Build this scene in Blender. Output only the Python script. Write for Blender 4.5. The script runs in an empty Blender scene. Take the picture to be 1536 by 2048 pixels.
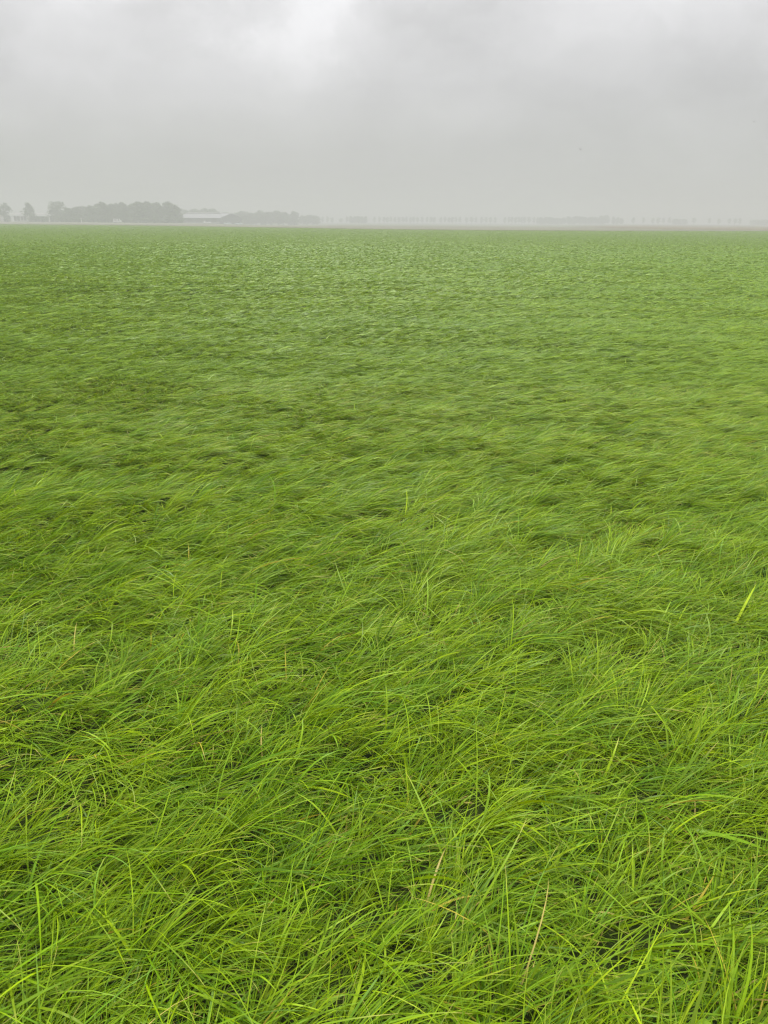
import bpy, math
import numpy as np
from mathutils import Vector, Matrix

S = bpy.context.scene
COL = S.collection
R = math.radians
rng = np.random.default_rng(7)

# ------------------------------------------------------------------ camera
CAM_H = 1.6
FPX = 1538.0                         # focal length in pixels of the 1536 x 2048 photograph
PITCH = math.atan((1024 - 442.2) / FPX)
ROLL = R(0.39)
cam = bpy.data.cameras.new('camera')
cam.sensor_fit = 'VERTICAL'
cam.sensor_height = 36.0
cam.sensor_width = 27.0
cam.lens = 36.0 * FPX / 2048.0
cam.clip_start = 0.05
cam.clip_end = 20000
cam_o = bpy.data.objects.new('camera', cam)
COL.objects.link(cam_o)
CM = Matrix.Translation((0, 0, CAM_H)) @ Matrix.Rotation(R(90) - PITCH, 4, 'X') @ Matrix.Rotation(ROLL, 4, 'Z')
cam_o.matrix_world = CM
S.camera = cam_o


def ray(px, py):
    return (CM.to_3x3() @ Vector(((px - 768) / FPX, (1024 - py) / FPX, -1))).normalized()


def at(px, py, Y):                   # the point of that sight line at depth Y
    d = ray(px, py)
    return Vector((0, 0, CAM_H)) + d * (Y / d.y)


def onground(px, py, z=0.0):
    d = ray(px, py)
    return Vector((0, 0, CAM_H)) + d * ((z - CAM_H) / d.z)


# ------------------------------------------------------------------ sky, sun, exposure
SUN_EL, SUN_AZ = R(48), R(-14)       # azimuth measured from +Y towards +X
W = bpy.data.worlds.new('World')
S.world = W
W.use_nodes = True
nt = W.node_tree
nt.nodes.clear()


def N(tree, kind, **kw):
    n = tree.nodes.new(kind)
    for k, v in kw.items():
        if k.startswith('i_'):
            n.inputs[k[2:].replace('_', ' ')].default_value = v
        else:
            setattr(n, k, v)
    return n


def math_n(tree, op, a, b=None, c=None, clamp=False):
    n = tree.nodes.new('ShaderNodeMath')
    n.operation = op
    n.use_clamp = clamp
    for i, v in enumerate((a, b, c)):
        if v is None:
            continue
        if isinstance(v, (int, float)):
            n.inputs[i].default_value = v
        else:
            tree.links.new(v, n.inputs[i])
    return n.outputs[0]


def vmath(tree, op, a, b):
    n = tree.nodes.new('ShaderNodeVectorMath')
    n.operation = op
    for i, v in enumerate((a, b)):
        if isinstance(v, (tuple, list, Vector)):
            n.inputs[i].default_value = tuple(v)
        else:
            tree.links.new(v, n.inputs[i])
    return n


tc = N(nt, 'ShaderNodeTexCoord')
D = tc.outputs['Generated']
sep = N(nt, 'ShaderNodeSeparateXYZ')
nt.links.new(D, sep.inputs[0])
zc = math_n(nt, 'MAXIMUM', sep.outputs['Z'], 0.0)
# an overcast sky: made far brighter overhead, out of view, to light the grass
lum = math_n(nt, 'ADD', 0.300, math_n(nt, 'MULTIPLY', math_n(nt, 'POWER', zc, 1.9), 2.0))
# cloud texture: soft, ragged, drawn out sideways
warp = N(nt, 'ShaderNodeTexNoise', i_Scale=3.2, i_Detail=7.0, i_Roughness=0.62)
nt.links.new(D, warp.inputs['Vector'])
wv = vmath(nt, 'MULTIPLY', warp.outputs['Color'], (0.35, 0.35, 0.14))
dv = vmath(nt, 'ADD', D, wv.outputs[0])
sh = N(nt, 'ShaderNodeMapping')
sh.inputs['Rotation'].default_value = (0, R(-24), 0)
sh.inputs['Scale'].default_value = (3.0, 3.0, 6.5)
nt.links.new(dv.outputs[0], sh.inputs['Vector'])
cl1 = N(nt, 'ShaderNodeTexNoise', i_Scale=1.5, i_Detail=7.0, i_Roughness=0.52)
nt.links.new(sh.outputs[0], cl1.inputs['Vector'])
fade = math_n(nt, 'MULTIPLY', math_n(nt, 'MINIMUM', math_n(nt, 'MULTIPLY', zc, 5.0), 1.0), 0.92)
cloud = math_n(nt, 'MULTIPLY', math_n(nt, 'SUBTRACT', cl1.outputs['Fac'], 0.5), fade)


def patch(px, py, radius_deg, amount, squash=1.6):
    """a brighter or darker stretch of the cloud deck round one direction"""
    d = ray(px, py)
    df = vmath(nt, 'SUBTRACT', dv.outputs[0], tuple(Vector(d) + Vector((0.175, 0.175, 0.07))))
    sq = vmath(nt, 'MULTIPLY', df.outputs[0], (1, 1, squash))
    ln = nt.nodes.new('ShaderNodeVectorMath')
    ln.operation = 'LENGTH'
    nt.links.new(sq.outputs[0], ln.inputs[0])
    q = math_n(nt, 'DIVIDE', ln.outputs['Value'], R(radius_deg))
    g = math_n(nt, 'EXPONENT', math_n(nt, 'MULTIPLY', math_n(nt, 'MULTIPLY', q, q), -1.0))
    return math_n(nt, 'MULTIPLY', g, amount)


tot = math_n(nt, 'ADD', 1.0, cloud)
for a in ((580, 45, 3.2, 0.25, 1.0), (300, 40, 8, 0.06, 1.5), (1010, -10, 6, -0.17, 2.6), (470, 40, 2.6, -0.05, 1.0),
          (800, 70, 4, 0.06, 1.5), (1250, 70, 7, 0.05, 1.5), (200, 20, 7, 0.04, 1.5), (1450, 170, 7, -0.07, 1.6), (600, 130, 2.6, -0.05, 1.4)):
    tot = math_n(nt, 'ADD', tot, patch(*a))
lum = math_n(nt, 'MULTIPLY', lum, tot)
tint = N(nt, 'ShaderNodeMix', data_type='RGBA')
tint.inputs['A'].default_value = (1.0, 0.997, 0.982, 1)
tint.inputs['B'].default_value = (1.0, 0.994, 1.025, 1)
nt.links.new(math_n(nt, 'MULTIPLY', zc, 7.0, clamp=True), tint.inputs['Factor'])
grey = vmath(nt, 'SCALE', tint.outputs['Result'], (0, 0, 0))
nt.links.new(lum, grey.inputs['Scale'])
sky = N(nt, 'ShaderNodeTexSky', sky_type='NISHITA')
sky.sun_disc = False
sky.sun_elevation = SUN_EL
sky.sun_rotation = SUN_AZ
sky.dust_density = 4.0
bg1 = N(nt, 'ShaderNodeBackground', i_Strength=0.95)       # the cloud deck
nt.links.new(grey.outputs[0], bg1.inputs['Color'])
hs = N(nt, 'ShaderNodeHueSaturation', i_Saturation=0.15)   # what little clear-sky light gets through it
nt.links.new(sky.outputs[0], hs.inputs['Color'])
bg2 = N(nt, 'ShaderNodeBackground', i_Strength=0.05)
nt.links.new(hs.outputs[0], bg2.inputs['Color'])
mx = N(nt, 'ShaderNodeMixShader')
mx.inputs[0].default_value = 0.06
nt.links.new(bg1.outputs[0], mx.inputs[1])
nt.links.new(bg2.outputs[0], mx.inputs[2])
wo = N(nt, 'ShaderNodeOutputWorld')
nt.links.new(mx.outputs[0], wo.inputs['Surface'])
W.cycles.sampling_method = 'MANUAL'
W.cycles.sample_map_resolution = 512

sun = bpy.data.lights.new('sun', 'SUN')
sun.energy = 1.5
sun.angle = R(12)
sun.color = (1.0, 0.97, 0.9)
sun_o = bpy.data.objects.new('sun', sun)
COL.objects.link(sun_o)
sd = Vector((math.cos(SUN_EL) * math.sin(SUN_AZ), math.cos(SUN_EL) * math.cos(SUN_AZ), math.sin(SUN_EL)))
sun_o.rotation_euler = sd.to_track_quat('Z', 'Y').to_euler()
sun_o.location = sd * 200

S.view_settings.view_transform = 'Standard'
S.view_settings.look = 'None'
S.view_settings.exposure = 1.0
S.view_settings.gamma = 1.0
S.render.engine = 'CYCLES'
cy = S.cycles
cy.max_bounces = 7
cy.diffuse_bounces = 3
cy.glossy_bounces = 2
cy.transmission_bounces = 4
cy.transparent_max_bounces = 4
cy.volume_bounces = 1
cy.caustics_reflective = False
cy.caustics_refractive = False
cy.use_denoising = True
cy.filter_width = 1.3


# ------------------------------------------------------------------ helpers
def noise2(x, y, seed):
    """smooth value noise in [0, 1]"""
    def h(i, j):
        n = (i.astype(np.int64) * 374761393 + j.astype(np.int64) * 668265263 + seed * 974634777) & 0x7fffffff
        n = ((n ^ (n >> 13)) * 1274126177) & 0x7fffffff
        return ((n ^ (n >> 16)) & 0xffff) / 65535.0
    i, j = np.floor(x), np.floor(y)
    u, v = x - i, y - j
    u, v = u * u * u * (u * (6 * u - 15) + 10), v * v * v * (v * (6 * v - 15) + 10)
    return (h(i, j) * (1 - u) + h(i + 1, j) * u) * (1 - v) + (h(i, j + 1) * (1 - u) + h(i + 1, j + 1) * u) * v


def cell(x, y, seed):
    n = (x.astype(np.int64) * 73856093 ^ y.astype(np.int64) * 19349663 ^ (seed * 83492791)) & 0x7fffffff
    n = ((n ^ (n >> 15)) * 2246822519) & 0x7fffffff
    n = ((n ^ (n >> 13)) * 3266489917) & 0x7fffffff
    return ((n ^ (n >> 16)) & 0xfffff) / float(0xfffff)


def sstep(a, b, x):
    t = np.clip((x - a) / (b - a), 0, 1)
    return t * t * (3 - 2 * t)


def terrain(x, y):
    """flat polder, sinking a little beyond the field in the middle of the view"""
    x, y = np.asarray(x, float), np.asarray(y, float)
    d = np.hypot(x, y)
    az = np.degrees(np.arctan2(x, np.maximum(y, 1e-6)))
    w = sstep(-13.5, -9, az) * (1 - 0.5 * sstep(-6, -2, az)) * (1 - sstep(9, 17, az)) * (y > 0)
    return -1.6 * w * sstep(220, 620, d)


def mat(name, color, rough=0.8, spec=0.2, var=0.25, scale=3.0):
    m = bpy.data.materials.new(name)
    m.use_nodes = True
    t = m.node_tree
    b = t.nodes['Principled BSDF']
    b.inputs['Roughness'].default_value = rough
    b.inputs['Specular IOR Level'].default_value = spec
    g = N(t, 'ShaderNodeNewGeometry')
    nz = N(t, 'ShaderNodeTexNoise', i_Scale=scale, i_Detail=5.0)
    t.links.new(g.outputs['Position'], nz.inputs['Vector'])
    k = math_n(t, 'MULTIPLY_ADD', nz.outputs['Fac'], 2 * var, 1 - var)
    s = vmath(t, 'SCALE', tuple(color), (0, 0, 0))
    t.links.new(k, s.inputs['Scale'])
    t.links.new(s.outputs[0], b.inputs['Base Color'])
    return m


def link(name, me, m=None, parent=None):
    if m is not None and len(me.materials) == 0:
        me.materials.append(m)
    o = bpy.data.objects.new(name, me)
    COL.objects.link(o)
    if parent is not None:
        o.parent = parent
    return o


def pymesh(name, v, f, smooth=False):
    me = bpy.data.meshes.new(name)
    me.from_pydata([tuple(p) for p in v], [], f)
    if smooth:
        me.polygons.foreach_set('use_smooth', [True] * len(me.polygons))
    me.update()
    return me


class MB:
    def __init__(self):
        self.v, self.f = [], []

    def add(self, v, f):
        o = len(self.v)
        self.v += [tuple(p) for p in v]
        self.f += [tuple(i + o for i in q) for q in f]
        return self

    def box(self, x0, x1, y0, y1, z0, z1):
        v = [(x, y, z) for z in (z0, z1) for y in (y0, y1) for x in (x0, x1)]
        return self.add(v, [(0, 2, 3, 1), (4, 5, 7, 6), (0, 1, 5, 4), (2, 6, 7, 3), (0, 4, 6, 2), (1, 3, 7, 5)])

    def prism(self, prof, y0, y1):                       # profile in x, z pushed along y
        n = len(prof)
        v = [(x, y0, z) for x, z in prof] + [(x, y1, z) for x, z in prof]
        f = [tuple(range(n)), tuple(range(2 * n - 1, n - 1, -1))]
        f += [(i, i + n, (i + 1) % n + n, (i + 1) % n) for i in range(n)]
        return self.add(v, f)

    def tube(self, pts, radii, n=7):
        o, rings = [], []
        for i, p in enumerate(pts):
            p = Vector(p)
            a = Vector(pts[max(i - 1, 0)])
            b = Vector(pts[min(i + 1, len(pts) - 1)])
            t = (b - a).normalized()
            s = t.cross(Vector((0.3, 1, 0.1))).normalized()
            u = t.cross(s)
            rings.append([p + (s * math.cos(k * 2 * math.pi / n) + u * math.sin(k * 2 * math.pi / n)) * radii[i] for k in range(n)])
        v = [q for r in rings for q in r]
        f = []
        for i in range(len(pts) - 1):
            for k in range(n):
                f.append((i * n + k, i * n + (k + 1) % n, (i + 1) * n + (k + 1) % n, (i + 1) * n + k))
        f += [tuple(range(n - 1, -1, -1)), tuple(range((len(pts) - 1) * n, len(pts) * n))]
        return self.add(v, f)

    def build(self, name, m, parent=None, smooth=False):
        return link(name, pymesh(name, self.v, self.f, smooth), m, parent)


def thing(name, label, cat, loc=(0, 0, 0), rotz=0.0, group=None, scale=None):
    o = bpy.data.objects.new(name, None)
    COL.objects.link(o)
    o.empty_display_size = 0.5
    o.location = loc
    o.rotation_euler = (0, 0, rotz)
    if scale is not None:
        o.scale = scale
    o['label'] = label
    o['category'] = cat
    if group:
        o['group'] = group
    return o


def tag(o, label=None, cat=None, group=None, kind=None):
    for k, v in (('label', label), ('category', cat), ('group', group), ('kind', kind)):
        if v:
            o[k] = v
    return o


# ------------------------------------------------------------------ ground and the strips of land beyond the field
def far_mat(name, c0, c1, scale, rough=0.95):
    m = bpy.data.materials.new(name)
    m.use_nodes = True
    t = m.node_tree
    b = t.nodes['Principled BSDF']
    b.inputs['Roughness'].default_value = rough
    b.inputs['Specular IOR Level'].default_value = 0.02
    g = N(t, 'ShaderNodeNewGeometry')
    mp = N(t, 'ShaderNodeMapping')
    mp.inputs['Scale'].default_value = scale
    t.links.new(g.outputs['Position'], mp.inputs['Vector'])
    nz = N(t, 'ShaderNodeTexNoise', i_Scale=1.0, i_Detail=6.0, i_Roughness=0.6)
    t.links.new(mp.outputs[0], nz.inputs['Vector'])
    r = N(t, 'ShaderNodeValToRGB')
    r.color_ramp.elements[0].position, r.color_ramp.elements[1].position = 0.32, 0.68
    r.color_ramp.elements[0].color = (*c0, 1)
    r.color_ramp.elements[1].color = (*c1, 1)
    t.links.new(nz.outputs['Fac'], r.inputs[0])
    t.links.new(r.outputs[0], b.inputs['Base Color'])
    return m


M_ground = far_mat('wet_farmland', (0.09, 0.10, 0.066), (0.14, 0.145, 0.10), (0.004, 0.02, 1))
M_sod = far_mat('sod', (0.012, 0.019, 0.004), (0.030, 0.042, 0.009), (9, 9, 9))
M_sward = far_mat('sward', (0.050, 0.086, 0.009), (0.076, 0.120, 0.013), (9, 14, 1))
M_stubble = far_mat('stubble', (0.105, 0.105, 0.075), (0.155, 0.15, 0.112), (0.02, 0.12, 1))
M_plough = far_mat('ploughed_soil', (0.098, 0.082, 0.052), (0.142, 0.12, 0.08), (0.01, 0.08, 1))
M_ditch = far_mat('ditch_bank', (0.05, 0.05, 0.028), (0.085, 0.075, 0.04), (0.1, 0.4, 1))
M_track = far_mat('bare_soil', (0.098, 0.085, 0.058), (0.142, 0.124, 0.088), (0.01, 0.1, 1))


def sheet_polar(name, m, z, r_rings, az0, az1, naz, kind='structure'):
    a = np.linspace(R(az0), R(az1), naz)
    v, f = [], []
    for r in r_rings:
        x, y = r * np.sin(a), r * np.cos(a)
        h = terrain(x, y) + z
        v += list(zip(x, y, h))
    for i in range(len(r_rings) - 1):
        for k in range(naz - 1):
            p = i * naz + k
            f.append((p, p + 1, p + naz + 1, p + naz))
    o = link(name, pymesh(name, v, f), m)
    return tag(o, kind=kind)


rr = [0.05, 2, 6, 15, 40, 100, 180, 230, 260, 300, 340, 400, 460, 520, 600, 680, 760, 840, 1000, 1300, 1700, 2200, 2700]
sheet_polar('ground', M_ground, 0.0, rr, -180, 180, 241)

# far edge of the grass field, read off the photograph as points on the grass tops
EDGE_PX = [(-420, 440.5), (-160, 444.5), (0, 447.2), (256, 449.4), (480, 452.8), (736, 456.8), (976, 459.0), (1216, 460.3), (1536, 460.9), (1800, 462), (2000, 462.5)]
EDGE = np.array([(p.x, p.y) for p in (onground(x, y, 0.2) for x, y in EDGE_PX)])
ea = np.arctan2(EDGE[:, 0], EDGE[:, 1])
er = np.hypot(EDGE[:, 0], EDGE[:, 1])


def edge_r(az):                                            # distance of the field edge in direction az
    return np.interp(az, ea, er)


def band(name, m, z, f0, f1, az0=-38, az1=38, n=120, rows=4):
    """a strip of land between two distances, each a function of azimuth"""
    a = np.linspace(R(az0), R(az1), n)
    v, f = [], []
    for k in range(rows + 1):
        r = f0(a) + (f1(a) - f0(a)) * k / rows
        x, y = r * np.sin(a), r * np.cos(a)
        v += list(zip(x, y, terrain(x, y) + (z(r) if callable(z) else z)))
    for k in range(rows):
        for i in range(n - 1):
            p = k * n + i
            f.append((p, p + 1, p + n + 1, p + n))
    return tag(link(name, pymesh(name, v, f), m), kind='structure')


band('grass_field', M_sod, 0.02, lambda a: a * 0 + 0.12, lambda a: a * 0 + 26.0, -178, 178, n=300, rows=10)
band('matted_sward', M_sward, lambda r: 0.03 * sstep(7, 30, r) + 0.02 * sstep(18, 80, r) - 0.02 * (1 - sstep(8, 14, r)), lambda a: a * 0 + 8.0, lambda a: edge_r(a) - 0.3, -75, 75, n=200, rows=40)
band('ditch_bank', M_ditch, 0.035, lambda a: edge_r(a) + 0.5, lambda a: edge_r(a) * 1.05 + 2)
band('stubble_field', M_stubble, 0.03, lambda a: edge_r(a) * 1.05 + 2.1, lambda a: edge_r(a) * 1.75 + 20, -75, 75, rows=6)


def lerp_az(pts):
    xs = [math.atan2(ray(p, 445).x, ray(p, 445).y) for p, _ in pts]
    ys = [q for _, q in pts]
    return lambda a: np.interp(a, xs, ys)


# the darker ploughed land on the right, a long wedge, with a wet track before it
azp = math.degrees(math.atan2(ray(1150, 446).x, ray(1150, 446).y))
band('ploughed_field', M_plough, 0.06, lerp_az([(1150, 330), (1230, 262), (1330, 235), (1536, 228), (2000, 228)]),
     lerp_az([(1150, 335), (1250, 430), (1536, 450), (2000, 450)]), az0=azp, az1=38, n=60, rows=6)
band('bare_field', M_track, 0.05, lerp_az([(1150, 340), (1250, 432), (1536, 452), (2000, 452)]),
     lerp_az([(1150, 345), (1300, 640), (1536, 900), (2000, 950)]), az0=azp, az1=38, n=60, rows=6)


# ------------------------------------------------------------------ grass: every blade its own strip, coarser with distance
def width(d):
    k = np.interp(d, [0, 5, 12, 25, 60], [0.3, 0.3, 0.32, 0.42, 0.46])
    return np.minimum(np.maximum(np.interp(d, [1.5, 4.5], [0.0031, 0.0027]), k * d / 769.0), 0.036)


def grass_bands():
    parts = []
    Ys = np.exp(np.linspace(math.log(0.30), math.log(265), 500))
    for (y0, y1, seg, lai) in ((0.30, 2.6, 7, 0), (2.6, 5.0, 6, 0), (5, 10, 4, 0), (10, 22, 3, 0), (22, 60, 3, 0), (60, 265, 2, 0)):
        ys = Ys[(Ys >= y0 * 0.999) & (Ys <= y1 * 1.001)]
        d = np.hypot(ys, 1.4)
        w = width(d)
        Lm = np.interp(ys, [0, 2, 4, 7, 265], [0.20, 0.20, 0.178, 0.16, 0.15])
        lai = np.interp(np.log(ys), np.log([0.3, 2.0, 4, 7, 15, 30, 60, 100, 265]), [2.7, 2.8, 3.3, 3.4, 2.6, 1.4, 0.66, 0.33, 0.2])
        rho = lai / (w * Lm * 0.6)
        hw = 0.53 * ys + 2.3
        g = rho * 2 * hw
        cum = np.concatenate([[0], np.cumsum(0.5 * (g[1:] + g[:-1]) * np.diff(ys))])
        n = int(cum[-1])
        Y = np.interp(rng.random(n) * cum[-1], cum, ys)
        X = (rng.random(n) * 2 - 1) * (0.53 * Y + 2.3)
        if y1 > 100:
            keep = np.hypot(X, Y) < edge_r(np.arctan2(X, Y))
            X, Y = X[keep], Y[keep]
        parts.append((X.astype(np.float32), Y.astype(np.float32), seg))
    return parts


def blades(X, Y, seg):
    n = len(X)
    d = np.hypot(Y, 1.4)
    far = sstep(8, 60, d)
    # two sizes of tuft; their blades share lean, direction and hue
    s1 = 0.075 + 0.008 * d
    s1 = 2.0 ** (np.round(np.log2(s1) * 2) / 2)
    jx, jy = noise2(X / s1 * 0.8, Y / s1 * 0.8, 3) * 0.9, noise2(X / s1 * 0.8, Y / s1 * 0.8, 4) * 0.9
    cx, cy_ = np.floor(X / s1 + jx), np.floor(Y / s1 + jy)
    t1, t2, t3, t4 = (cell(cx, cy_, k) for k in (1, 2, 3, 4))
    n05 = noise2(X / 0.45, Y / 0.45, 11)
    n15 = noise2(X / 1.3 + 7 + 0.4 * Y, Y / 0.5, 12)
    n4 = noise2(X / 4.5, Y / 3.2 + 3, 13)
    n12 = noise2(X / 14.0, Y / 10.0 + 5, 14)
    n40 = noise2(X / 50.0, Y / 30.0 + 5, 15)
    # pull roots towards the tuft's middle
    mx_, my_ = (cx + 0.5 - jx) * s1, (cy_ + 0.5 - jy) * s1
    pull = 0.9 * (1 - far)
    X = X + (mx_ - X) * pull * rng.random(n) ** 0.6
    Y = Y + (my_ - Y) * pull * rng.random(n) ** 0.6
    near = 1 - sstep(2.0, 6.0, d)
    # direction of lean: the wind has laid the sward over to the right and away, in swirls
    phi = R(2) - R(14) * sstep(3, 7, d) + (R(60) * (n15 - 0.5) + R(36) * (n4 - 0.5) * (1 - 0.85 * sstep(3, 9, d))) * (1 - 0.7 * far) + (R(56) + R(44) * near) * (t1 - 0.5)
    phi = phi + rng.normal(0, 1, n) * (R(15) + R(17) * near)
    wild = rng.random(n) < (0.03 + 0.05 * near)
    phi = np.where(wild, rng.random(n) * 2 * np.pi, phi)
    # lodging: 0 upright, 1 flat
    lodge = np.clip(0.62 + 0.26 * sstep(3, 8, d) + (0.6 * (n15 - 0.5) * (1 - 0.35 * sstep(3, 9, d)) + 0.35 * (n4 - 0.5) * (1 - 0.85 * sstep(3, 9, d))) * (1 - far) + (0.5 * (t2 - 0.5) + 0.4 * (n05 - 0.5)) * (1 - 0.6 * sstep(3, 9, d)), 0.02, 1)
    th0 = R(8) + R(46) * lodge + np.abs(rng.normal(0, R(9), n))
    th1 = R(82) + R(34) * lodge + rng.normal(0, R(17), n)
    th1 = np.maximum(th1, th0 + R(8))
    th0 = th0 + R(12) * sstep(3, 8, d)
    th1 = np.where(d > 5, np.clip(th1, th0 + R(8), R(104)), th1)
    pw = 0.75 + 0.7 * rng.random(n)
    tv = 0.5 * sstep(3, 12, d) + 0.35 * far
    L = np.interp(Y, [0, 2, 4, 7, 265], [0.20, 0.20, 0.178, 0.16, 0.15]) * ((0.46 + 0.42 * n05 + 0.62 * t3) * (1 - tv) + 0.97 * tv) * np.exp(rng.normal(0, 0.26, n))
    # hollows where the sward has parted and the shaded bottom shows
    hol = sstep(0.60, 0.78, 0.55 * noise2(X / 0.55 + 31, Y / 0.42, 41) + 0.45 * noise2(X / (0.25 + 0.02 * d), Y / (0.2 + 0.02 * d), 42))
    hol = hol * 0.5 * (1 - 0.9 * sstep(3, 16, d))
    L = L * (1 - 0.45 * hol)
    short = rng.random(n) < 0.25
    deadish = rng.random(n)
    L = np.minimum(np.where(short, L * 0.55, L), 0.40)
    L = np.where((deadish < 0.008) | ((deadish > 0.2) & (deadish < 0.212)), L * 0.6, L)
    curl = rng.normal(0, 0.35, n) + 0.25 * (t3 - 0.5)
    wbase = np.exp(rng.normal(0, 0.38, n)) * 0.0031
    wide = width(d) / 0.0031
    wbase = wbase * wide
    k = seg + 1
    s = np.linspace(0, 1, k)
    sm = (s[:-1] + s[1:]) * 0.5
    th = th0[:, None] + (th1 - th0)[:, None] * sm[None, :] ** pw[:, None]
    ph = phi[:, None] + curl[:, None] * sm[None, :]
    ds = L[:, None] / seg
    tx, ty, tz = np.sin(th) * np.cos(ph), np.sin(th) * np.sin(ph), np.cos(th)
    P = np.zeros((n, k, 3), np.float32)
    P[:, 1:, 0] = np.cumsum(tx * ds, 1)
    P[:, 1:, 1] = np.cumsum(ty * ds, 1)
    P[:, 1:, 2] = np.cumsum(tz * ds, 1)
    P[:, :, 0] += X[:, None]
    P[:, :, 1] += Y[:, None]
    P[:, :, 2] += 0.015
    # nothing sinks through the sod
    low = 0.03 + 0.05 * rng.random(n)[:, None]
    P[:, 1:, 2] = np.maximum(P[:, 1:, 2], low * sm[None, :])
    # width direction: across the blade, rolled a little about its length
    T = np.zeros_like(P)
    T[:, :-1, 0], T[:, :-1, 1], T[:, :-1, 2] = tx, ty, tz
    T[:, -1] = T[:, -2]
    side = np.stack([-np.sin(np.concatenate([ph, ph[:, -1:]], 1)), np.cos(np.concatenate([ph, ph[:, -1:]], 1)), np.zeros((n, k))], -1)
    nor = np.cross(T, side)
    flat = 1 - 0.4 * sstep(3, 9, d)[:, None]
    roll = rng.normal(0, R(32), n)[:, None] * flat + rng.normal(0, R(25), n)[:, None] * flat * s[None, :]
    sv = side * np.cos(roll)[..., None] + nor * np.sin(roll)[..., None]
    prof = np.interp(s, [0, 0.3, 0.65, 0.9, 1], [0.7, 1.0, 0.85, 0.38, 0.05])
    half = (wbase[:, None] * prof[None, :] * 0.5)[..., None]
    V = np.empty((n, k, 2, 3), np.float32)
    V[:, :, 0] = P - sv * half
    V[:, :, 1] = P + sv * half
    V[(rng.random(n) < 0.62 * hol)] *= np.array([1, 1, 0.02], np.float32)      # pressed flat in the hollows
    # hue: deep green, yellow green, blue green, a few straw blades
    deep = np.array([0.072, 0.160, 0.0010])
    yel = np.array([0.235, 0.325, 0.0015])
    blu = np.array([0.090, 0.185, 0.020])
    straw = np.array([0.42, 0.35, 0.09])
    gold = np.array([0.36, 0.30, 0.03])
    fy = np.clip(0.38 + 0.08 * (n4 - 0.5) + 0.05 * (n12 - 0.5) + 0.1 * (n40 - 0.5) + 0.45 * (t4 - 0.5) * (1 - 0.45 * sstep(3, 9, d)) + rng.normal(0, 0.20, n) * (1 - 0.5 * far), 0, 1)
    fb = np.clip(0.03 + 0.3 * sstep(4, 50, d) + 0.3 * (n15 - 0.5) + 0.06 * (n40 - 0.5) + rng.normal(0, 0.16, n), 0, 1)  # blue green at random; its rise with distance paints in sheen and haze
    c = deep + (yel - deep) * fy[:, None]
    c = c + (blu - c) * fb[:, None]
    c *= 1.05 * np.exp(np.clip(rng.normal(0, 1, n), -2.2, 1.2) * 0.22 * (1 - 0.85 * far))[:, None]
    u = deadish
    ns = np.where(d < 6, 0.009, 0.002) * (0.4 + 1.2 * noise2(X / 0.7, Y / 0.7, 21))
    c = np.where((u < ns)[:, None], straw * (0.6 + 0.5 * rng.random(n))[:, None], c)
    c = np.where(((u > 0.2) & (u < 0.2 + ns * 1.6))[:, None], gold * (0.7 + 0.4 * rng.random(n))[:, None], c)
    tips = (rng.random(n) < 0.13) & (d < 8)
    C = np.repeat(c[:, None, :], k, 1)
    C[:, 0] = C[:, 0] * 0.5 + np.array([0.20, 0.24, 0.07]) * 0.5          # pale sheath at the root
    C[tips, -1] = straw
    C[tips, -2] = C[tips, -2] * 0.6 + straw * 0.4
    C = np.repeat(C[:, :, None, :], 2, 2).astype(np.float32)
    i0 = (np.arange(n) * k * 2)[:, None] + (np.arange(seg) * 2)[None, :]
    F = np.stack([i0, i0 + 1, i0 + 3, i0 + 2], -1).reshape(-1, 4)
    return V.reshape(-1, 3), C.reshape(-1, 3), F


def leaf_material(name, rough=0.42, spec=0.12, trans=0.23):
    m = bpy.data.materials.new(name)
    m.use_nodes = True
    t = m.node_tree
    b = t.nodes['Principled BSDF']
    b.inputs['Roughness'].default_value = rough
    b.inputs['Specular IOR Level'].default_value = spec
    at_ = N(t, 'ShaderNodeAttribute', attribute_name='tint')
    t.links.new(at_.outputs['Color'], b.inputs['Base Color'])
    tr = N(t, 'ShaderNodeBsdfTranslucent')
    sc = vmath(t, 'MULTIPLY', at_.outputs['Color'], (1.30, 1.15, 0.5))
    t.links.new(sc.outputs[0], tr.inputs['Color'])
    mixs = N(t, 'ShaderNodeMixShader')
    mixs.inputs[0].default_value = trans
    t.links.new(b.outputs[0], mixs.inputs[1])
    t.links.new(tr.outputs[0], mixs.inputs[2])
    t.links.new(mixs.outputs[0], t.nodes['Material Output'].inputs['Surface'])
    return m


def numpy_mesh(name, V, F, C=None, smooth=True):
    me = bpy.data.meshes.new(name)
    me.vertices.add(len(V))
    me.vertices.foreach_set('co', np.ascontiguousarray(V, np.float32).ravel())
    me.loops.add(F.size)
    me.loops.foreach_set('vertex_index', np.ascontiguousarray(F, np.int32).ravel())
    me.polygons.add(len(F))
    me.polygons.foreach_set('loop_start', np.arange(0, F.size, F.shape[1], dtype=np.int32))
    if smooth:
        me.polygons.foreach_set('use_smooth', np.ones(len(F), bool))
    if C is not None:
        a = me.attributes.new('tint', 'BYTE_COLOR', 'POINT')
        a.data.foreach_set('color', np.ascontiguousarray(np.concatenate([C, np.ones((len(C), 1), np.float32)], 1), np.float32).ravel())
    me.update(calc_edges=True)
    return me


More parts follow.
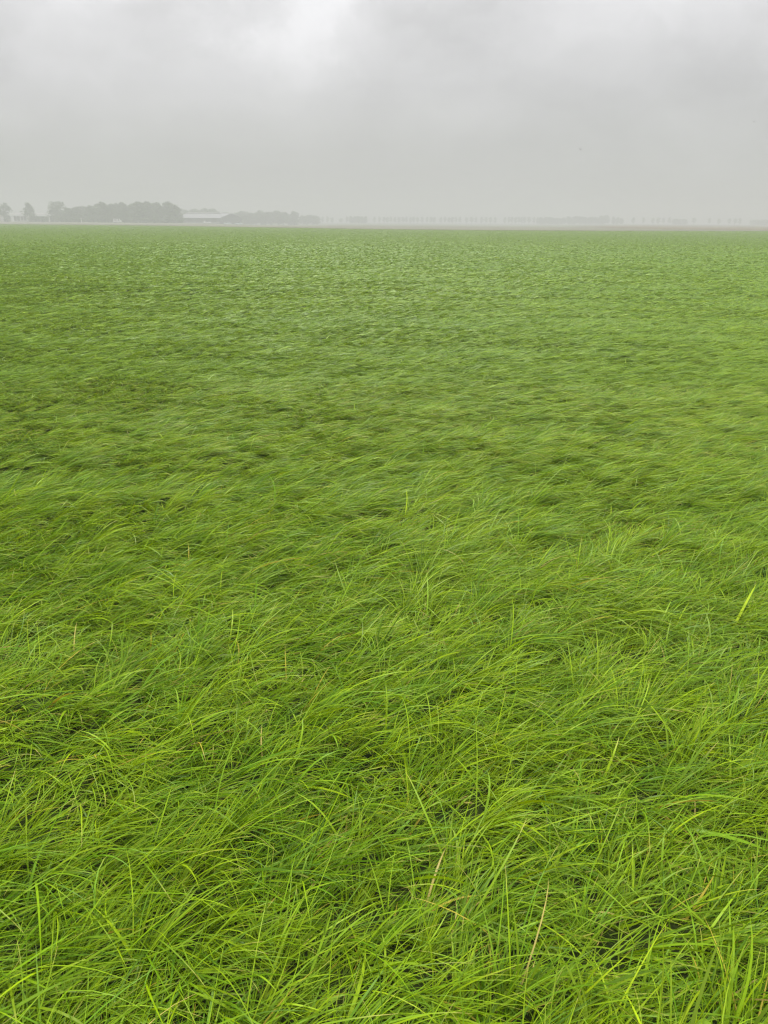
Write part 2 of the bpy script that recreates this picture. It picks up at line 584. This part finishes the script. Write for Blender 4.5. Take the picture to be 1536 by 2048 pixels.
M_blade = leaf_material('grass_blade')
Vs, Cs, Fs, off = [], [], [], 0
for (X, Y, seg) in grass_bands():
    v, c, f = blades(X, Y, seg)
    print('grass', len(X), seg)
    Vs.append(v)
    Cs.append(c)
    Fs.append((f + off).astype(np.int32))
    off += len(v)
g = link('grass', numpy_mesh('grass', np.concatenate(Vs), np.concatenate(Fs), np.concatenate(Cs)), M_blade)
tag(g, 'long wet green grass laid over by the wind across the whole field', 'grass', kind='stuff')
del Vs, Cs, Fs, v, c, f, X, Y

# ------------------------------------------------------------------ trees
M_bark = mat('bark', (0.06, 0.05, 0.04), 0.95, 0.1, 0.3, 2.0)
M_leaf = leaf_material('tree_foliage', 0.6, 0.2, 0.3)


def tree_proto(seed, H, Wd, base, shape, nleaf, leaf, trunk_r, lean=0.0, holes=0.0, lobes=13):
    """unit tree of height H and crown width Wd: returns trunk and crown meshes. base = height where the crown begins"""
    r = np.random.default_rng(seed)
    tb = MB()
    top = H * 0.82
    tb.tube([(0, 0, -0.3), (0.02 * H * lean, 0, H * 0.15), (0.03 * H * lean, 0.01 * H, H * 0.4), (0.05 * H * lean, 0, top)],
            [trunk_r * 1.3, trunk_r, trunk_r * 0.7, trunk_r * 0.15], 8)
    cz, ch = (base + H) / 2, (H - base) / 2
    cen, rad = [], []
    for i in range(lobes):
        a = i * 2.39996 + r.random()
        z = -0.92 + 1.84 * (i + 0.5) / lobes
        if shape == 'round':
            env = math.sqrt(max(0.05, 1 - z * z))
        elif shape == 'oval':
            env = max(0.12, math.sqrt(max(0, 1 - z * z)) * (1 - 0.25 * z))
        elif shape == 'cone':
            env = max(0.1, 0.55 - 0.5 * z)
        else:                                               # dome: full to the ground
            env = min(1.0, math.sqrt(max(0.06, 1 - max(z, 0) ** 2)))
        rr_ = env * (0.35 + 0.4 * r.random())
        x, y = math.cos(a) * rr_ * Wd / 2, math.sin(a) * rr_ * Wd / 2
        zz = cz + z * ch * 0.86
        cen.append((x + 0.04 * H * lean, y, zz))
        rad.append((0.20 + 0.14 * r.random()) * Wd * (0.6 + 0.4 * env))
        if i % 2 == 0:
            z0 = max(base * 0.6, zz - 0.25 * H)
            tb.tube([(0, 0, z0), (x * 0.5, y * 0.5, (z0 + zz) / 2 + 0.02 * H), (x * 0.9, y * 0.9, zz)],
                    [trunk_r * 0.45, trunk_r * 0.28, trunk_r * 0.08], 5)
    cen, rad = np.array(cen), np.array(rad)
    pick = r.integers(0, lobes, nleaf)
    u = r.normal(size=(nleaf, 3))
    u /= np.linalg.norm(u, axis=1)[:, None]
    rr2 = rad[pick] * (0.45 + 0.62 * r.random(nleaf) ** 0.6)
    P = cen[pick] + u * rr2[:, None] * np.array([1, 1, 0.85])
    P[:, 2] = np.clip(P[:, 2], 0.15 * leaf, H)
    if holes:
        keep = noise2(P[:, 0] * 0.5 + 9, P[:, 2] * 0.5 + seed, seed) > holes
        P, u = P[keep], u[keep]
    n = len(P)
    nn = u + r.normal(0, 0.55, (n, 3))
    nn /= np.linalg.norm(nn, axis=1)[:, None]
    t = np.cross(nn, r.normal(size=(n, 3)))
    t /= np.linalg.norm(t, axis=1)[:, None]
    b = np.cross(nn, t)
    sz = leaf * (0.55 + 0.8 * r.random(n))[:, None]
    V = np.stack([P - t * sz, P - b * sz * 0.55, P + t * sz, P + b * sz * 0.55], 1).reshape(-1, 3)
    F = np.arange(n * 4).reshape(-1, 4)
    clump = noise2(P[:, 0] * 0.6, P[:, 2] * 0.6 + P[:, 1] * 0.3, seed + 5)
    c = np.array([0.045, 0.075, 0.022]) * np.exp(r.normal(0, 0.2, n) + 0.5 * (clump - 0.5))[:, None]
    C = np.repeat(c[:, None], 4, 1).reshape(-1, 3)
    return pymesh('trunk', tb.v, tb.f, True), numpy_mesh('crown', V, F, C, False)


PROTO = {}
for key, args in {
    'dome_a': (1, 15, 9, 0.8, 'dome', 1900, 0.55, 0.28, 0.2), 'dome_b': (2, 15, 9, 0.6, 'dome', 1900, 0.55, 0.28, -0.3),
    'dome_c': (3, 15, 9, 1.0, 'oval', 1900, 0.55, 0.28, 0.1), 'dome_d': (4, 15, 9, 0.5, 'dome', 1900, 0.55, 0.28, 0.0),
    'open_a': (5, 13, 9, 3.5, 'round', 1300, 0.5, 0.35, 0.5, 0.33), 'open_b': (6, 13, 8, 3.0, 'oval', 1300, 0.5, 0.32, -0.2, 0.33),
    'open_c': (7, 13, 13, 2.0, 'round', 2100, 0.5, 0.38, 0.2, 0.25, 17),
    'slim_a': (8, 12, 4.4, 2.4, 'oval', 420, 0.5, 0.2, 0.2, 0.0, 9), 'slim_b': (9, 12, 4.0, 2.0, 'oval', 420, 0.5, 0.2, -0.3, 0.0, 9),
    'slim_c': (10, 12, 4.8, 2.8, 'round', 420, 0.5, 0.2, 0.1, 0.0, 9),
    'bush_a': (11, 4, 6, 0.1, 'dome', 500, 0.4, 0.1, 0.0, 0.0, 9), 'bush_b': (12, 4, 5, 0.1, 'dome', 500, 0.4, 0.1, 0.2, 0.0, 9),
    'cone_a': (13, 4, 8, 0.1, 'cone', 600, 0.4, 0.1, 0.0, 0.0, 11),
}.items():
    tr, cr = tree_proto(*args)
    tr.materials.append(M_bark)
    cr.materials.append(M_leaf)
    PROTO[key] = (tr, cr, args[1], args[2])


def tree(px, top_px, w_px, Y, key, label, name='broadleaf_tree', cat='tree', group=None, k=0):
    p = at(px, 440, Y)
    z = float(terrain(p.x, p.y))
    d = ray(px, top_px)
    ztop = CAM_H + d.z * Y / d.y
    tr, cr, H, Wd = PROTO[key]
    hz = (ztop - z) / H
    wx = w_px / FPX * Y / 0.97 / Wd
    o = thing(name, label, cat, (p.x, p.y, z), 0.0, group, (wx, wx, hz))
    o.rotation_euler = (0, 0, (k * 2.4) % 6.283)
    link('trunk', tr, None, o)
    link('crown', cr, None, o)
    return o


ORD = ['first', 'second', 'third', 'fourth', 'fifth', 'sixth', 'seventh', 'eighth', 'ninth', 'tenth', 'eleventh', 'twelfth',
       'thirteenth', 'fourteenth', 'fifteenth', 'sixteenth', 'seventeenth', 'eighteenth', 'nineteenth', 'twentieth']

# the three loose trees round the white farm buildings
tree(10, 405.5, 26, 440, 'open_a', 'open leafy tree cut by the left edge of the photo, beside white farm building', k=1)
tree(61, 405.5, 23, 440, 'open_b', 'narrow airy tree standing alone before the long white farm building')
tree(116, 403.5, 36, 442, 'open_c', 'wide rounded tree just left of the dark wood, separate from it', k=2)
BG = 'bushes by the white farm building'
tree(15, 430, 14, 432, 'bush_a', 'grey green bush under the tree at the left edge', 'bush', 'bush', BG, 1)
tree(68, 430, 27, 430, 'cone_a', 'peaked bush at the foot of the narrow tree by the white building', 'bush', 'bush', BG)
tree(87, 433, 18, 434, 'bush_b', 'low bush in front of the pale roof, right of the peaked bush', 'bush', 'bush', BG, 2)
tree(106, 432, 18, 434, 'bush_a', 'low bush below the left side of the wide rounded tree', 'bush', 'bush', BG, 3)
tree(124, 431, 20, 434, 'bush_b', 'low bush between the wide rounded tree and the wood', 'bush', 'bush', BG, 5)

WOOD = [(141, 415, 22), (154, 412.5, 22), (169, 411.5, 24), (183, 410, 22), (197, 406, 20), (211, 403.5, 20), (224, 406.5, 17), (235, 405, 16),
        (249, 403.5, 21), (265, 406, 20), (281, 402, 25), (295, 401.5, 24), (309, 404.5, 18), (320, 404, 15), (336, 402, 22), (347, 406, 19), (356, 411.5, 18)]
for i, (x, t, w) in enumerate(WOOD):
    tree(x, t, w * 1.12, 428 + 7 * ((i * 7) % 5), 'dome_' + 'abcd'[i % 4],
         '%s tree from the left along the front of the dark grey wood' % ORD[i].capitalize() if i else
         'First and leftmost tree along the front of the dark grey wood', k=i, group='trees of the dark wood')
# a second rank closes the wood
for i, (x, t, w) in enumerate([(150, 418, 30), (176, 416, 30), (204, 412, 30), (230, 412, 30), (258, 411, 30), (288, 409, 30), (316, 410, 30), (342, 411, 28)]):
    tree(x, t, w, 476, 'dome_' + 'badc'[i % 4], '%s tree from the left in the hidden rear rank of the dark wood' % ORD[i],
         k=i + 3, group='rear trees of the dark wood')
UG = 'undergrowth bushes along the wood edge'
for i, x in enumerate([140, 160, 182, 204, 216, 250, 272, 294, 316, 338, 356]):
    tree(x, 434.5 + (i * 5 % 3), 24, 421, 'bush_' + 'ab'[i % 2], '%s bush from the left in undergrowth along the foot of the dark wood' % ORD[i],
         'bush', 'bush', UG, i)

# behind and beside the barn
for i, (x, t, w, key, lb) in enumerate([
    (372, 418.5, 16, 'dome_a', 'flat topped faint tree behind the barn, next to the dark wood'),
    (387, 417, 20, 'dome_b', 'flat topped faint tree behind the left half of the barn roof'),
    (399, 419.5, 14, 'dome_c', 'low faint tree in the dip behind the barn roof'),
    (411, 415.5, 20, 'dome_d', 'domed faint tree above the middle of the barn roof'),
    (424, 416, 22, 'dome_a', 'domed faint tree above the right part of the barn roof'),
    (438, 422.5, 20, 'dome_b', 'low faint tree above the right end of the barn ridge'),
    (452, 424.5, 20, 'dome_c', 'lowest faint tree behind the right gable of the barn')]):
    tree(x, t, w * 1.15, 590, key, lb, k=i, group='faint trees behind the barn')
MID = [(464, 426, 20), (475, 424, 18), (487, 421, 18), (500, 425, 20), (512, 424, 18), (522, 419.5, 15), (532, 422.5, 16), (543, 423, 16),
       (556, 421, 22), (567, 423.5, 18), (577, 427, 15)]
for i, (x, t, w) in enumerate(MID):
    tree(x, t, w * 1.2, 585 + 8 * (i % 3), 'dome_' + 'cadb'[i % 4],
         '%s tree from the left in the hazy grey clump right of the barn' % ORD[i], k=i, group='trees in the hazy clump right of the barn')
tree(589, 421.5, 18, 590, 'dome_d', 'round topped hazy tree ending the clump, just before a thin gap', group='trees in the hazy clump right of the barn')
for i, (x, t, w) in enumerate([(606, 430.5, 14), (615, 429.5, 16), (625, 429, 17), (634, 431.5, 13)]):
    tree(x, t, w * 1.15, 660, 'dome_' + 'abdc'[i], '%s tree from the left in the low flat clump after the thin gap' % ORD[i], k=i, group='trees in the low flat clump')

# the avenue along the horizon
AV = 'slim trees of the far avenue'


def avenue(xs, tops, w, Y, text, keys=('slim_a', 'slim_b', 'slim_c'), group=AV):
    for i, x in enumerate(xs):
        t = tops[i % len(tops)]
        tree(x, t, w * (0.85 + 0.3 * ((i * 5) % 4) / 3), Y, keys[(i * 7 + len(xs)) % len(keys)], '%s %s' % (ORD[i].capitalize(), text), 'avenue_tree', 'tree', group, i)


avenue([645, 655, 664, 682, 694], [432.5, 431.5, 434, 436, 432], 7, 780, 'hazy slim tree from the left in the loose row after the low clump')
avenue([702, 710, 717, 724, 731], [431.5, 432, 431.5, 432.5, 432], 10, 760, 'hazy tree from the left in the thick knot before the avenue', ('dome_a', 'dome_c'))
avenue([749, 759, 768, 775, 782, 790, 798, 806, 813, 821, 827, 835, 844, 854, 862, 868], [432.3, 433, 432.6, 433.4], 6.4, 790,
       'slim tree from the left in the avenue stretch nearest photo centre')
avenue([882, 890, 898, 905, 912, 920, 933, 943, 952, 963, 972, 981, 990], [433, 432.5, 433.5, 433], 6.4, 800,
       'faint slim tree from the left in the middle avenue stretch')
avenue([1010, 1018, 1024, 1032, 1038, 1043, 1049, 1058, 1068, 1075], [432.6, 433.2, 432.4, 433], 6.6, 800,
       'slim tree from the left in the avenue stretch before the pale belt')
avenue([1082, 1092, 1102, 1113, 1126, 1138, 1150, 1160, 1170, 1181, 1191], [434, 433.5, 433.8, 435.5, 434.5, 432.5, 431.8, 432.2, 433.5, 433, 433.6], 15, 800,
       'pale tree from the left in the long hedge-like belt right of centre', ('dome_a', 'dome_c', 'dome_b'), 'trees in the long pale belt')
avenue([1203, 1211], [430.6, 429.8], 16, 780, 'rounded tree from the left of the tall pale pair at right', ('dome_d', 'dome_a'), 'tallest pale pair')
avenue([1227, 1235, 1243], [432.6, 434, 436], 9, 790, 'tree from the left of the sloping trio right of the pale pair', ('dome_b', 'dome_c'), 'sloping trio')
avenue([1267, 1287, 1306, 1317, 1327, 1339, 1359, 1388, 1419, 1438, 1459, 1471, 1480], [433.2, 434, 434.5, 434, 435, 433.6, 437, 434.4, 434.8, 436, 436.5, 436, 435], 7, 770,
       'very faint slim tree from the left in the thinning row at right')
for i, (x, t, w) in enumerate([(1352, 438, 16), (1370, 438.5, 14), (1512, 439.5, 24), (1530, 439.3, 24), (1548, 439.6, 24)]):
    tree(x, t, w, 800, 'bush_' + 'ab'[i % 2], ['faint low bush left of the thinning row\'s low tree', 'faint low bush right of the thinning row\'s low tree',
         'faint bush nearest the last slim tree at far right', 'faint bush touching the right edge of the photo',
         'faint bush just beyond the right edge of the photo'][i], 'bush', 'bush', 'faint bushes at the far right', i)

# ------------------------------------------------------------------ farm buildings
M_white = mat('white_render', (0.36, 0.35, 0.31), 0.8, 0.2, 0.06, 0.5)
M_paleroof = mat('pale_roof_sheet', (0.19, 0.19, 0.20), 0.7, 0.08, 0.06, 0.3)
M_darkroof = mat('grey_tiles', (0.16, 0.15, 0.145), 0.7, 0.3, 0.2, 1.0)
M_cladding = mat('grey_cladding', (0.10, 0.105, 0.11), 0.8, 0.2, 0.15, 0.6)
M_concrete = mat('concrete', (0.26, 0.26, 0.26), 0.85, 0.2, 0.15, 0.5)
M_dark = mat('dark_opening', (0.055, 0.047, 0.04), 0.5, 0.3, 0.2, 1.0)
M_glass = mat('window_glass', (0.03, 0.035, 0.04), 0.1, 0.6, 0.1, 1.0)
M_whitepaint = mat('white_paint', (0.60, 0.60, 0.585), 0.35, 0.5, 0.04, 0.7)
M_tyre = mat('tyre_rubber', (0.02, 0.02, 0.02), 0.9, 0.1, 0.1, 3)
M_palepaint = mat('pale_blue_paint', (0.50, 0.58, 0.57), 0.35, 0.5, 0.04, 0.7)
M_post = mat('weathered_post', (0.55, 0.54, 0.50), 0.85, 0.2, 0.15, 2)

# barn: ridge along its local x, turned so its depth runs away to the right
Yb = 468.0
pb = at(440, 440, Yb)
zb = float(terrain(pb.x, pb.y))
m_px = Yb / FPX / 0.97
eave, ridge = zb + 3.9, zb + 7.0
barn = thing('barn', 'long low barn with pale ridged roof and dark walls right of the wood', 'barn', (pb.x, pb.y, zb), R(-30), None, (.8, .8, .8))
Lb, Db = 42.0, 24.0
mb = MB()                                                   # walls: local x from -Lb to 0, y from 0 to Db
hw_, hr_ = 3.9, 7.0
prof = [(0, 0), (Db, 0), (Db, hw_), (Db / 2, hr_ - 0.2), (0, hw_)]
v = [(-Lb, y, z) for y, z in prof] + [(0, y, z) for y, z in prof]
mb.add(v, [(0, 1, 2, 3, 4), (9, 8, 7, 6, 5)] + [(i, i + 5, (i + 1) % 5 + 5, (i + 1) % 5) for i in range(5)])
mb.build('wall', M_cladding, barn)


def slab(p, q, r_, s, th):
    p, q, r_, s = map(Vector, (p, q, r_, s))
    n = (q - p).cross(s - p).normalized() * th
    vv = [p, q, r_, s, p + n, q + n, r_ + n, s + n]
    return vv, [(3, 2, 1, 0), (4, 5, 6, 7), (0, 1, 5, 4), (1, 2, 6, 5), (2, 3, 7, 6), (3, 0, 4, 7)]


rb = MB()
rb.add(*slab((-Lb - .5, -.6, hw_ - .15), (.5, -.6, hw_ - .15), (.5, Db / 2, hr_), (-Lb - .5, Db / 2, hr_), 0.15))
rb.add(*slab((.5, Db + .6, hw_ - .15), (-Lb - .5, Db + .6, hw_ - .15), (-Lb - .5, Db / 2 + .01, hr_), (.5, Db / 2 + .01, hr_), 0.15))
roof = rb.build('roof', M_paleroof, barn)
MB().box(-Lb, -9.0, Db / 2 - 1.1, Db / 2 + 1.1, hr_ + 0.16, hr_ + 0.75).build('ridge_vent', M_whitepaint, roof)
MB().box(-Lb, -0.02, -0.08, -0.01, 0.0, 1.3).build('plinth', M_concrete, barn)
for x0, x1 in ((-30.5, -26.0), (-18.5, -14.0), (-7.5, -3.0)):
    MB().box(x0, x1, -0.10, -0.005, 1.32, 3.6).build('door', M_dark, barn)

# long white building on the left
Yw = 470.0
p0, p1 = at(24.5, 440, Yw), at(108, 440, Yw)
Lw = p1.x - p0.x
fh = thing('farm_building', 'long white farm building with dark openings and pale roof edge at left', 'building', (p0.x, Yw, 0), 0, None, (1, .8, .8))
hwl = 4.2
hb = MB()
hb.prism([(0, 0), (Lw, 0), (Lw, hwl), (0, hwl)], 0, 10)
hb.build('wall', M_white, fh)
MB().box(-.02, 1.15, -.07, -.003, 0, hwl - .6).build('corner_pier', M_whitepaint, fh)
rf = MB()
rf.add(*slab((-.3, -.5, hwl + .05), (Lw + .3, -.5, hwl + .05), (Lw + .3, 5, hwl + 1.5), (-.3, 5, hwl + 1.5), .12))
rf.add(*slab((Lw + .3, 10.5, hwl + .05), (-.3, 10.5, hwl + .05), (-.3, 5.01, hwl + 1.5), (Lw + .3, 5.01, hwl + 1.5), .12))
rfo = rf.build('roof', M_darkroof, fh)
MB().box(-.35, Lw + .35, -.72, -.53, hwl - .55, hwl + .45).build('gutter_board', M_whitepaint, rfo)
for (a, b, z0, z1) in ((27.5, 34, .6, 3.6), (34.8, 40, .5, 3.6), (42.5, 46.5, .9, 3.5), (48, 53, .9, 3.6), (64, 69, .9, 3.5), (72, 80, .3, 3.5), (84, 97, .2, 3.6)):
    xa, xb = (a - 24.5) * Lw / 83.5, (b - 24.5) * Lw / 83.5
    MB().box(xa, xb, -.06, -.004, z0, z1).build('barn_door' if z0 < .7 else 'window', M_dark, fh)

# white gabled house half outside the left edge, behind the first tree
ph = at(-22, 440, 480)
ho = thing('farmhouse', 'white house with pale roof behind the tree at the left edge', 'house', (ph.x, 480, 0), 0, None, (.8, .8, .8))
MB().box(0, 9.0, 0, 9, 0, 4.6).build('wall', M_white, ho)
hr = MB()
hr.add(*slab((-.4, -.5, 4.5), (9.4, -.5, 4.5), (9.4, 4.5, 7.2), (-.4, 4.5, 7.2), .14))
hr.add(*slab((9.4, 9.5, 4.5), (-.4, 9.5, 4.5), (-.4, 4.51, 7.2), (9.4, 4.51, 7.2), .14))
hro = hr.build('roof', M_paleroof, ho)
MB().box(4.0, 4.9, 4.1, 5.0, 7.2, 8.3).build('chimney', M_concrete, hro)
for x in (1.2, 5.6):
    MB().box(x, x + 1.6, -.05, -.004, 1.0, 2.6).build('window', M_glass, ho)


# vehicles parked before the wood and the barn
def wheel(parent, x, y, r_, wd=0.22):
    c, s = [], []
    vv, ff = [], []
    n = 14
    for yy in (y - wd / 2, y + wd / 2):
        vv += [(x + r_ * math.cos(k * 2 * math.pi / n), yy, r_ + r_ * math.sin(k * 2 * math.pi / n)) for k in range(n)]
    ff = [tuple(range(n)), tuple(range(2 * n - 1, n - 1, -1))] + [(k, k + n, (k + 1) % n + n, (k + 1) % n) for k in range(n)]
    return MB().add(vv, ff).build('wheel', M_tyre, parent)


def van(px, Y, label):
    p = at(px, 440, Y)
    o = thing('van', label, 'van', (p.x, p.y, float(terrain(p.x, p.y))), R(6), None, (.74, .74, .74))
    MB().prism([(-2.5, .45), (2.6, .45), (2.6, 1.15), (1.95, 1.35), (1.35, 2.25), (1.0, 2.42), (-2.45, 2.42), (-2.5, 2.2)], -1, 1).build('body', M_whitepaint, o)
    MB().prism([(1.42, 1.38), (1.86, 1.38), (1.30, 2.18), (0.55, 2.18), (0.55, 1.38)], -1.01, 1.01).build('side_window', M_glass, o)
    MB().box(-2.0, -.2, -1.012, -1.002, 1.40, 2.10).build('side_panel', M_dark, o)
    for x in (-1.65, 1.7):
        for y in (-.88, .88):
            wheel(o, x, y, .36)
    return o


def car(px, Y, label, paint, rot):
    p = at(px, 440, Y)
    o = thing('car', label, 'car', (p.x, p.y, float(terrain(p.x, p.y))), rot, None, (.9, .9, .9))
    MB().prism([(-2.1, .32), (2.1, .32), (2.12, .72), (1.95, .88), (1.1, .98), (.35, 1.45), (-1.2, 1.47), (-1.9, 1.0), (-2.12, .9)], -.86, .86).build('body', paint, o)
    MB().prism([(.95, 1.0), (.30, 1.38), (-1.1, 1.40), (-1.65, 1.0)], -.87, .87).build('side_window', M_glass, o)
    for x in (-1.3, 1.32):
        for y in (-.75, .75):
            wheel(o, x, y, .32, .2)
    return o


van(234.5, 416, 'white van parked at the foot of the dark wood')
car(414, 440, 'white car parked in front of the barn wall', M_whitepaint, R(25))
car(455, 452, 'pale car parked just right of the barn', M_palepaint, R(4))
car(477, 452, 'pale car under the hazy trees, right of the one by the barn', M_palepaint, R(178))


def post(px, Y, top, label):
    p = at(px, 440, Y)
    z = float(terrain(p.x, p.y))
    d = ray(px, top)
    zt = CAM_H + d.z * Y / d.y
    o = MB().tube([(0, 0, 0), (0, 0, (zt - z) * .5), (0, 0, zt - z)], [.2, .18, .16], 10).build('post', M_post)
    o.location = (p.x, p.y, z)
    return tag(o, label, 'post')


post(162.5, 415, 435.5, 'pale post before the left part of the dark wood')
post(99, 425, 432, 'pale post below the left side of the wide rounded tree')

# ------------------------------------------------------------------ two birds, specks in the sky
M_bird = mat('bird_plumage', (0.03, 0.028, 0.025), 0.8, 0.2, 0.2, 8)


def bird(px, py, Y, span, label, rz, dip):
    o = thing('bird', label, 'bird', at(px, py, Y), rz)
    s = span / 2
    MB().tube([(0, -.42 * s, 0), (0, -.25 * s, 0), (0, 0, 0), (0, .28 * s, .02 * s), (0, .42 * s, .02 * s), (0, .52 * s, 0)],
              [.015 * s, .07 * s, .11 * s, .09 * s, .06 * s, .01 * s], 8).build('body', M_bird, o, True)
    for sg in (-1, 1):
        top = [(sg * .06 * s, .15 * s, .03 * s), (sg * .45 * s, .18 * s, dip * .45 * s), (sg * s, -.1 * s, dip * .8 * s), (sg * .45 * s, -.08 * s, dip * .43 * s), (sg * .06 * s, -.15 * s, .03 * s)]
        bot = [(x, y, z - .02 * s) for x, y, z in top]
        MB().add(top + bot, [(0, 1, 2, 3, 4), (9, 8, 7, 6, 5)] + [(i, i + 5, (i + 1) % 5 + 5, (i + 1) % 5) for i in range(5)]).build('wing', M_bird, o)
    MB().prism([(-.02 * s, -.01 * s), (.02 * s, -.01 * s), (.02 * s, .01 * s), (-.02 * s, .01 * s)], -.62 * s, -.40 * s).build('tail', M_bird, o)


bird(1161, 299, 95, 0.46, 'tiny dark bird, the darker speck alone in the sky right of centre', R(20), 0.75)
bird(1508, 243.5, 100, 0.40, 'tiny pale grey bird speck in the sky near the right edge', R(80), 0.1)

# ------------------------------------------------------------------ broad leaf at the bottom right, among the blades
M_broad = mat('broad_leaf', (0.10, 0.17, 0.003), 0.5, 0.12, 0.15, 30)


def broad_leaf(o, base, yaw, L, wd, rise):
    v, f = [], []
    n = 12
    for i in range(n + 1):
        s = i / n
        h = wd * math.sin(math.pi * min(1, s * 0.93 + 0.06)) ** 0.7 * 0.5
        z = rise * math.sin(s * 2.0)
        for q, lift in ((-1, .14), (-.5, .03), (0, -.04), (.5, .03), (1, .14)):
            v.append((s * L, q * h, z + lift * wd * abs(math.sin(3 * s)) + 0.004 * math.sin(9 * s + q * 3)))
    for i in range(n):
        for k in range(4):
            p = i * 5 + k
            f.append((p, p + 1, p + 6, p + 5))
    b = link('leaf', pymesh('leaf', v, f, True), M_broad, o)
    b.location = base
    b.rotation_euler = (0, 0, yaw)


pd = onground(1402, 2052, 0.12)
dock = thing('broadleaf_plant', 'broad leaved weed with rounded leaf among grass at bottom right', 'plant', (pd.x, pd.y - .05, 0), 0)
broad_leaf(dock, (0, -.01, .065), R(80), .085, .045, .05)
broad_leaf(dock, (.01, -.02, .05), R(10), .09, .045, .04)
broad_leaf(dock, (-.02, -.02, .05), R(200), .09, .045, .04)

# ------------------------------------------------------------------ the rainy air
hz = MB().box(-3000, 3000, -400, 3000, -4.0, 19.0).build('haze', None)
tag(hz, 'pale rainy haze lying over the field and the far trees', 'haze', kind='stuff')
hm = bpy.data.materials.new('haze')
hm.use_nodes = True
ht = hm.node_tree
ht.nodes.clear()
pv = N(ht, 'ShaderNodeVolumePrincipled')
pv.inputs['Color'].default_value = (0.480, 0.485, 0.482, 1)
pv.inputs['Density'].default_value = 0.0028
pv.inputs['Anisotropy'].default_value = 0.0
pv.inputs['Density Attribute'].default_value = ''
pv.inputs['Color Attribute'].default_value = ''
pv.inputs['Temperature Attribute'].default_value = ''
om = N(ht, 'ShaderNodeOutputMaterial')
ht.links.new(pv.outputs[0], om.inputs['Volume'])
try:
    hm.cycles.homogeneous_volume = True
except Exception:
    pass
hz.data.materials.append(hm)
